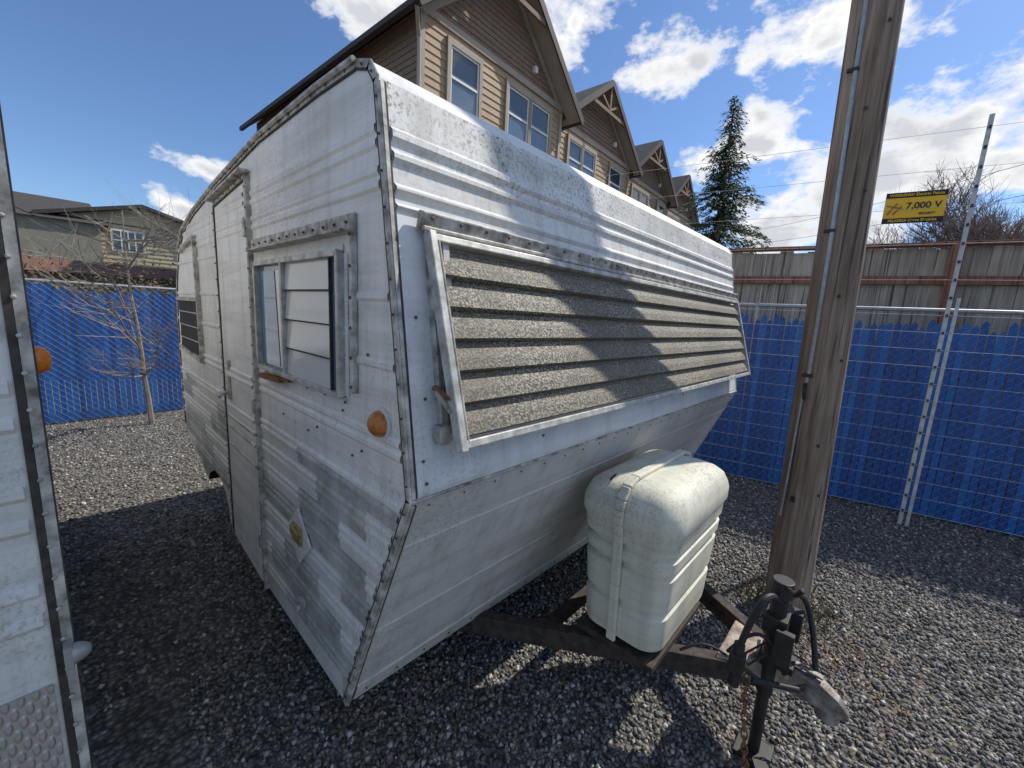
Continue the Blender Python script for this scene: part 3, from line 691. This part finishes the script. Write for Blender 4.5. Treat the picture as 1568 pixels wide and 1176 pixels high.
# warning sign
ws=empty('warning_sign'); sc0=V((5.12,.05,2.87)); sx=d0; sn=-nfv
def sgp(u,v_,o): p=sc0+sx*u+sn*o; return (p.x,p.y,sc0.z+v_)
w=MB(); W_,H_=.20,.13
w.quad(sgp(-W_,-H_,0),sgp(W_,-H_,0),sgp(W_,H_,0),sgp(-W_,H_,0),0)
w.quad(sgp(-W_,-H_,-.004),sgp(W_,-H_,-.004),sgp(W_,H_,-.004),sgp(-W_,H_,-.004),1)
w.quad(sgp(-W_,H_-.045,.003),sgp(W_,H_-.045,.003),sgp(W_,H_,.003),sgp(-W_,H_,.003),1)
w.quad(sgp(-W_,-H_,.003),sgp(W_,-H_,.003),sgp(W_,-H_+.045,.003),sgp(-W_,-H_+.045,.003),1)
for q in ([(-.18,-.05),(-.165,-.055),(-.11,.035),(-.122,.045)],[(-.14,-.05),(-.13,-.06),(-.08,.01),(-.09,.02)],[(-.185,.03),(-.08,0),(-.08,-.012),(-.185,.018)]):
    w.add([sgp(u,v_,.004) for u,v_ in q],[(0,1,2,3)],2)
w.obj('panel',[M_yel,M_blk,simple('sign_red_brown',(.35,.16,.03),.5)],ws,recalc=False)
def text(body,u,v_,size,mat):
    cvs=bpy.data.curves.new('text','FONT'); cvs.body=body; cvs.size=size; cvs.align_x='CENTER'; cvs.align_y='CENTER'; cvs.offset=.0008
    o=bpy.data.objects.new('lettering',cvs); scene.collection.objects.link(o); cvs.materials.append(mat)
    o.matrix_world=Matrix.Translation(sgp(u,v_,.006))@Matrix((sx,V((0,0,1)),sn)).transposed().to_4x4(); o.parent=ws
text('WARNING! Electric Fence',0,H_-.024,.032,M_yel); text('7,000 V',.058,.012,.074,M_blk); text('SECURITY',.09,-.055,.024,M_blk); text('PELIGRO! Cerca Electrica',0,-H_+.022,.030,M_yel)
# ------------------------------------------------------------ townhouses
r1=V((.9991,.042,0)); r2=V((-.042,.9991,0)); T0=V((6.45,9.62,0))
RT=Matrix((r1,r2,V((0,0,1)))).transposed()
def TP(u,w_,z): p=T0+r1*u+r2*w_; return (p.x,p.y,z)
def courses(mb,ua,ub,wv,z0,z1,st,mi,limits=None,axis='u',o=.022):
    z=z0
    while z<z1-1e-4:
        zt=min(z+st,z1)
        if limits: (a0,b0),(a1,b1)=limits(z),limits(zt)
        else: a0,b0,a1,b1=ua,ub,ua,ub
        if b0-a0>.05:
            if axis=='u':
                mb.quad(TP(a0,wv-o,z),TP(b0,wv-o,z),TP(b1,wv,zt),TP(a1,wv,zt),mi); mb.quad(TP(a0,wv-o,z),TP(b0,wv-o,z),TP(b0,wv,z),TP(a0,wv,z),mi)
            else:
                mb.quad(TP(wv-o,a0,z),TP(wv-o,b0,z),TP(wv,b1,zt),TP(wv,a1,zt),mi); mb.quad(TP(wv-o,a0,z),TP(wv-o,b0,z),TP(wv,b0,z),TP(wv,a0,z),mi)
        z=zt
def win(mb,u,wv,wd_,z0,z1):
    for (ua,ub,za,zb) in ((u-.12,u+wd_+.12,z1,z1+.16),(u-.12,u+wd_+.12,z0-.13,z0),(u-.12,u,z0,z1),(u+wd_,u+wd_+.12,z0,z1)):
        mb.box(V(TP((ua+ub)/2,wv-.035,(za+zb)/2)),(ub-ua,.07,zb-za),4,RT)
    mb.box(TP(u+wd_/2,wv-.02,(z0+z1)/2),(wd_-.01,.05,.06),2,RT)
    for q in ((u+.03),(u+wd_-.03)): mb.box(TP(q,wv-.018,(z0+z1)/2),(.05,.04,z1-z0-.01),2,RT)
    mb.box(TP(u+wd_/2,wv-.018,z1-.03),(wd_-.11,.04,.05),2,RT); mb.box(TP(u+wd_/2,wv-.018,z0+.03),(wd_-.11,.04,.05),2,RT)
    zm=(z0+z1)/2
    mb.quad(TP(u,wv-.006,z0),TP(u+wd_,wv-.006,z0),TP(u+wd_,wv-.006,z1),TP(u,wv-.006,z1),1)
    mb.quad(TP(u+.07,wv-.008,zm+.1),TP(u+wd_-.07,wv-.008,zm+.1),TP(u+wd_-.07,wv-.008,z1-.06),TP(u+.07,wv-.008,z1-.06),3)
mods=[(0.0,6.1,0,9.0,11.6,.5),(6.5,12.7,.5,9.0,11.3,.4),(13.1,18.9,.9,9.0,11.25,.4),(19.2,24.6,1.3,9.0,11.2,.4)]
for i,(u0,u1,wv,ez,pz,oh) in enumerate(mods):
    th=empty('townhouse'); uc=(u0+u1)/2; hw=(u1-u0)/2; sl=(pz-ez)/hw
    mb=MB()
    courses(mb,u0,u1,wv,0,ez-.05,.19,0)
    courses(mb,0,0,wv,ez+.12,pz-.25,.15,1,lambda z:(u0+(z-ez)/sl,u1-(z-ez)/sl))
    mb.quad(TP(u1,wv,0),TP(u1,wv+11,0),TP(u1,wv+11,ez),TP(u1,wv,ez),1)
    courses(mb,wv,wv+11,u0,0,ez,.16,1,axis='w') if i==0 else mb.quad(TP(u0,wv,0),TP(u0,wv+11,0),TP(u0,wv+11,ez),TP(u0,wv,ez),1)
    mb.add([TP(u0,wv+11,0),TP(u1,wv+11,0),TP(u1,wv+11,ez),TP(uc,wv+11,pz),TP(u0,wv+11,ez)],[(0,1,2,3,4)],1)
    mb.box(TP(uc,wv-.03,ez+.03),(u1-u0,.06,.18),2,RT)
    mb.box(TP(u0+.05,wv-.03,ez/2),(.14,.07,ez-.14),2,RT); mb.box(TP(u1-.05,wv-.03,ez/2),(.14,.07,ez-.14),2,RT)
    mb.box(TP(uc,wv-.03,5.9),(u1-u0-.3,.06,.22),2,RT)
    mb.obj('walls',[M_lap,M_shing,M_band2],th,recalc=False)
    mb=MB(); dz=sl*oh; 
    for sg in (-1,1):
        e=uc+sg*(hw+oh*1.0)
        a=[TP(e,wv-oh-.1,ez-dz+.05),TP(uc,wv-oh-.1,pz+.05),TP(uc,wv+11.3,pz+.05),TP(e,wv+11.3,ez-dz+.05)]
        b_=[(p[0],p[1],p[2]+.13) for p in a]
        mb.add(a,[(0,1,2,3)],1); mb.add(b_,[(0,1,2,3)],0); mb.add(a+b_,[(0,1,5,4),(0,3,7,4),(2,3,7,6)],2)
        mb.beam(TP(e,wv-oh-.13,ez-dz+.06),TP(uc,wv-oh-.13,pz+.06),.05,.22,(0,0,1),2)
        mb.beam(TP(e,wv-oh-.1,ez-dz+.10),TP(e,wv+11.3,ez-dz+.10),.11,.13,(0,0,1),2)
        mb.beam(TP(uc+sg*hw,wv-.04,ez-.12),TP(uc,wv-.04,pz-.16),.05,.16,(0,0,1),3)
    wo=wv-oh-.05; zc=pz-1.05; hu=(pz-zc)/sl
    mb.beam(TP(uc-hu,wo,zc),TP(uc+hu,wo,zc),.10,.13,(0,0,1),4); mb.beam(TP(uc,wo,zc),TP(uc,wo,pz),.10,.11,(1,0,0),4)
    for sg in (-1,1): mb.beam(TP(uc,wo,zc+.1),TP(uc+sg*hu*.55,wo,zc+.5),.08,.09,(0,0,1),4)
    mb.obj('roof',[M_roof,M_soff,M_fascia,M_band2,M_shing],th)
    mb=MB()
    if i==0:
        win(mb,.95,wv-.02,1.05,7.15,8.62); win(mb,3.25,wv-.02,1.0,7.15,8.62); win(mb,4.38,wv-.02,1.0,7.15,8.62)
        win(mb,.95,wv-.02,1.05,4.1,5.5); win(mb,3.5,wv-.02,1.8,4.1,5.5)
    else:
        win(mb,u0+.9,wv-.02,.95,7.3,8.62); win(mb,u0+1.95,wv-.02,.95,7.3,8.62); win(mb,u0+4.3,wv-.02,1.1,7.3,8.62)
    mb.obj('windows',[M_wtrim,M_glassb,M_wtrim,M_glass,M_band2],th,recalc=False)
    mb=MB()
    if i==0:
        mb.tube([TP(-.45,-.5,8.6),TP(-.2,-.2,8.45),TP(-.06,-.06,8.3),TP(-.06,-.06,0)],.05,8)
        wa,wb,za,zb=4.4,6.2,8.0,8.7
        mb.box(TP(-.04,(wa+wb)/2,(za+zb)/2),(.08,wb-wa,zb-za),1,RT); mb.box(TP(-.055,(wa+wb)/2,(za+zb)/2),(.08,wb-wa-.22,zb-za-.2),2,RT); mb.box(TP(-.06,(wa+wb)/2,(za+zb)/2),(.09,.06,zb-za-.2),1,RT)
    else: mb.tube([TP(u0-.1,wv-.3,8.7),TP(u0-.02,wv-.1,8.5),TP(u0-.02,wv-.1,0)],.05,8)
    mb.tube([TP(uc+.9,wv+2,pz-.6),TP(uc+.9,wv+2,pz+.45)],.05,8)
    mb.box(TP(uc+1.4,wv-.06,ez+.55),(.14,.14,.18),1,RT)
    mb.obj('downspout_and_vents',[M_band2,M_wtrim,M_glass],th)
# ------------------------------------------------------------ beige house left
bh=empty('beige_house'); mb=MB()
mb.box((3.2,34,2.7),(7.0,6,5.4),0); mb.box((-.2,33.5,2.6),(3.4,6,5.2),1)
z=.3
while z<5.3: mb.box((3.2,30.985,z),(7.0,.02,.02),1); z+=.22
mb.obj('walls',[M_beige,M_grey],bh)
mb=MB()
def gable_roof(mb,x0,x1,y0,y1,ez,pz,oh=.45):
    xc=(x0+x1)/2
    for sg,xe in ((-1,x0-oh),(1,x1+oh)):
        a=[(xe,y0-oh,ez-.1),(xc,y0-oh,pz),(xc,y1,pz),(xe,y1,ez-.1)]; b_=[(p[0],p[1],p[2]+.18) for p in a]
        mb.add(a+b_,[(0,1,2,3),(4,5,6,7),(0,1,5,4),(1,2,6,5),(2,3,7,6),(3,0,4,7)],0)
    mb.add([(x0,y0,ez),(x1,y0,ez),(xc,y0,pz)],[(0,1,2)],1)
gable_roof(mb,-.3,6.7,31,37,5.35,6.35); 
mb.add([(-2.3,30.3,5.15),(1.8,30.3,5.15),(1.3,33.5,6.55),(-1.6,33.5,6.55),(-2.3,37,5.15),(1.8,37,5.15)],[(0,1,2,3),(3,2,5,4),(0,3,4),(1,2,5)],0)
mb.obj('roof',[M_roof,M_beige],bh)
mb=MB(); mb.box((2.55,30.96,4.55),(1.35,.08,1.15),0); mb.box((2.55,30.94,4.55),(1.15,.08,.95),1)
for q in (-.28,0,.28): mb.box((2.55+q,30.92,4.55),(.05,.08,.95),0)
mb.box((2.55,30.915,4.55),(1.15,.08,.05),0)
mb.box((5.2,30.96,4.55),(1.2,.08,1.1),0); mb.box((5.2,30.94,4.55),(1.0,.08,.9),1)
mb.obj('window',[M_wtrim,M_glass],bh)
sh=empty('garden_shed'); mb=MB(); mb.box((1.3,22,1.2),(4.6,2,2.4),0); mb.obj('walls',M_shing,sh)
mb=MB(); mb.add([(-1.2,20.6,2.35),(3.8,20.6,2.35),(3.6,22,2.85),(-1,22,2.85),(-1.2,23.4,2.35),(3.8,23.4,2.35)],[(0,1,2,3),(3,2,5,4),(0,3,4),(1,2,5)]); mb.obj('roof',simple('red_brown_roof',(.16,.08,.055),.9,0,.3,10),sh)
def leaf_cloud(mb,c,rad,n,s):
    for _ in range(n):
        u=V((random.gauss(0,1),random.gauss(0,1),random.gauss(0,1))).normalized()*random.random()**.5
        p=V(c)+V((u.x*rad[0],u.y*rad[1],u.z*rad[2])); a=V((random.uniform(-1,1),random.uniform(-1,1),random.uniform(-1,1))).normalized(); b_=a.orthogonal().normalized()
        ss=s*random.uniform(.5,1.3); mb.add([p-a*ss,p+b_*ss*.5,p+a*ss,p-b_*ss*.5],[(0,1,2,3)])
mb=MB()
for i in range(26): leaf_cloud(mb,(-3+i*.27,11.2+random.uniform(-.6,.6),1.75+random.uniform(-.2,.55)),(.4,.4,random.uniform(.35,.75)),190,.035)
mb.obj('hedge',M_hedge,recalc=False)
# bare trees
def bare(name,root,H,spread,mat,depth=5,r0=.05,seed=1,nchild=3,k0=.42,tmin=.35,wob=.13):
    rnd=random.Random(seed); mb=MB()
    def grow(p,d,L_,r,dep,top=False):
        pts=[p]; dd=d.copy(); k=8 if top else 4
        for i in range(k):
            dd=(dd+V((rnd.uniform(-1,1),rnd.uniform(-1,1),rnd.uniform(-.4,.8)))*(wob if not top else .06)).normalized(); pts.append(pts[-1]+dd*L_/k)
        mb.tube(pts,[r*(1-(.8 if top and tmin<.3 else .45)*i/k) for i in range(k+1)],6 if r>.01 else 3,cap=False)
        if dep==0: return
        for j in range((nchild+rnd.randint(0,1))*(3 if top and tmin<.3 else 1)):
            t=rnd.uniform(tmin,1); q=pts[min(k,int(t*k))]
            ax=V((rnd.uniform(-1,1),rnd.uniform(-1,.2 if tmin<.3 else 1),rnd.uniform(-.2,.9))).normalized()
            nd_=(dd*(1-spread)+ax*spread).normalized(); grow(q,nd_,L_*(rnd.uniform(.22,.40) if top and tmin<.3 else rnd.uniform(.55,.8)),r*(.34 if top and tmin<.3 else .56),dep-1)
    grow(V(root),V((0,0,1)),H*k0,r0,depth,True)
    return mb.obj(name,mat,smooth=True,recalc=False)
bare('bare_tree',(.66,7.3,0),2.9,.75,M_bark,4,.032,4,3,.95,.22,.16)
bare('bare_tree',(17,-1.6,0),7.4,.55,M_barkp,6,.16,5,4,.40)
bare('bare_tree',(19,-4.5,0),7.6,.55,M_barkp,6,.16,8,4,.40)
bare('bare_tree',(18.5,-.4,0),7.4,.55,M_barkp,6,.15,9,4,.40)
# conifer
ct=empty('conifer_tree'); base=V((23.8,7.7,0)); mb=MB(); mb.tube([base,base+V((0,0,6)),base+V((0,0,13.1))],[.28,.18,.02],10); mb.obj('trunk',M_bark,ct,smooth=True)
mb=MB(); rnd=random.Random(3); z=1.5
while z<13.1:
    tt=(13.3-z)/11.8; R_=2.85*tt**.8*(1+.25*math.sin(z*3.1))
    for k in range(7 if z<11 else 5):
        a=rnd.uniform(0,6.283); Lb=R_*rnd.uniform(.5,1.25)+.08; n_=max(3,int(Lb*14))
        for i in range(n_):
            s=(i+.5)/n_; p=base+V((math.cos(a)*Lb*s,math.sin(a)*Lb*s,z+Lb*(.12*s-.55*s*s)*.8+.10*math.sin(s*9)))
            for _ in range(3):
                q=p+V((rnd.gauss(0,.07),rnd.gauss(0,.07),rnd.gauss(-.05,.06)))
                d_=V((math.cos(a+rnd.uniform(-1,1)),math.sin(a+rnd.uniform(-1,1)),rnd.uniform(-.9,.1))).normalized()*rnd.uniform(.12,.30); sd_=d_.orthogonal().normalized()*rnd.uniform(.02,.06)
                mb.add([q-sd_,q+sd_,q+d_],[(0,1,2)])
    z+=.17
mb.obj('needle_foliage',M_needle,ct,recalc=False)
w=MB()
def cat(a,b_,sag,r=.008):
    a=V(a);b_=V(b_); w.tube([a.lerp(b_,i/14)-V((0,0,sag*4*(i/14)*(1-i/14))) for i in range(15)],r,4,cap=False)
cat((30,8,7),(14,-8,6.2),.4); cat((30,8,7.8),(14,-8,7.2),.4); cat((-3,11,4.5),(3,26,3.6),.4,.012)
w.obj('overhead_wires',M_rubber,recalc=False)
print('done')
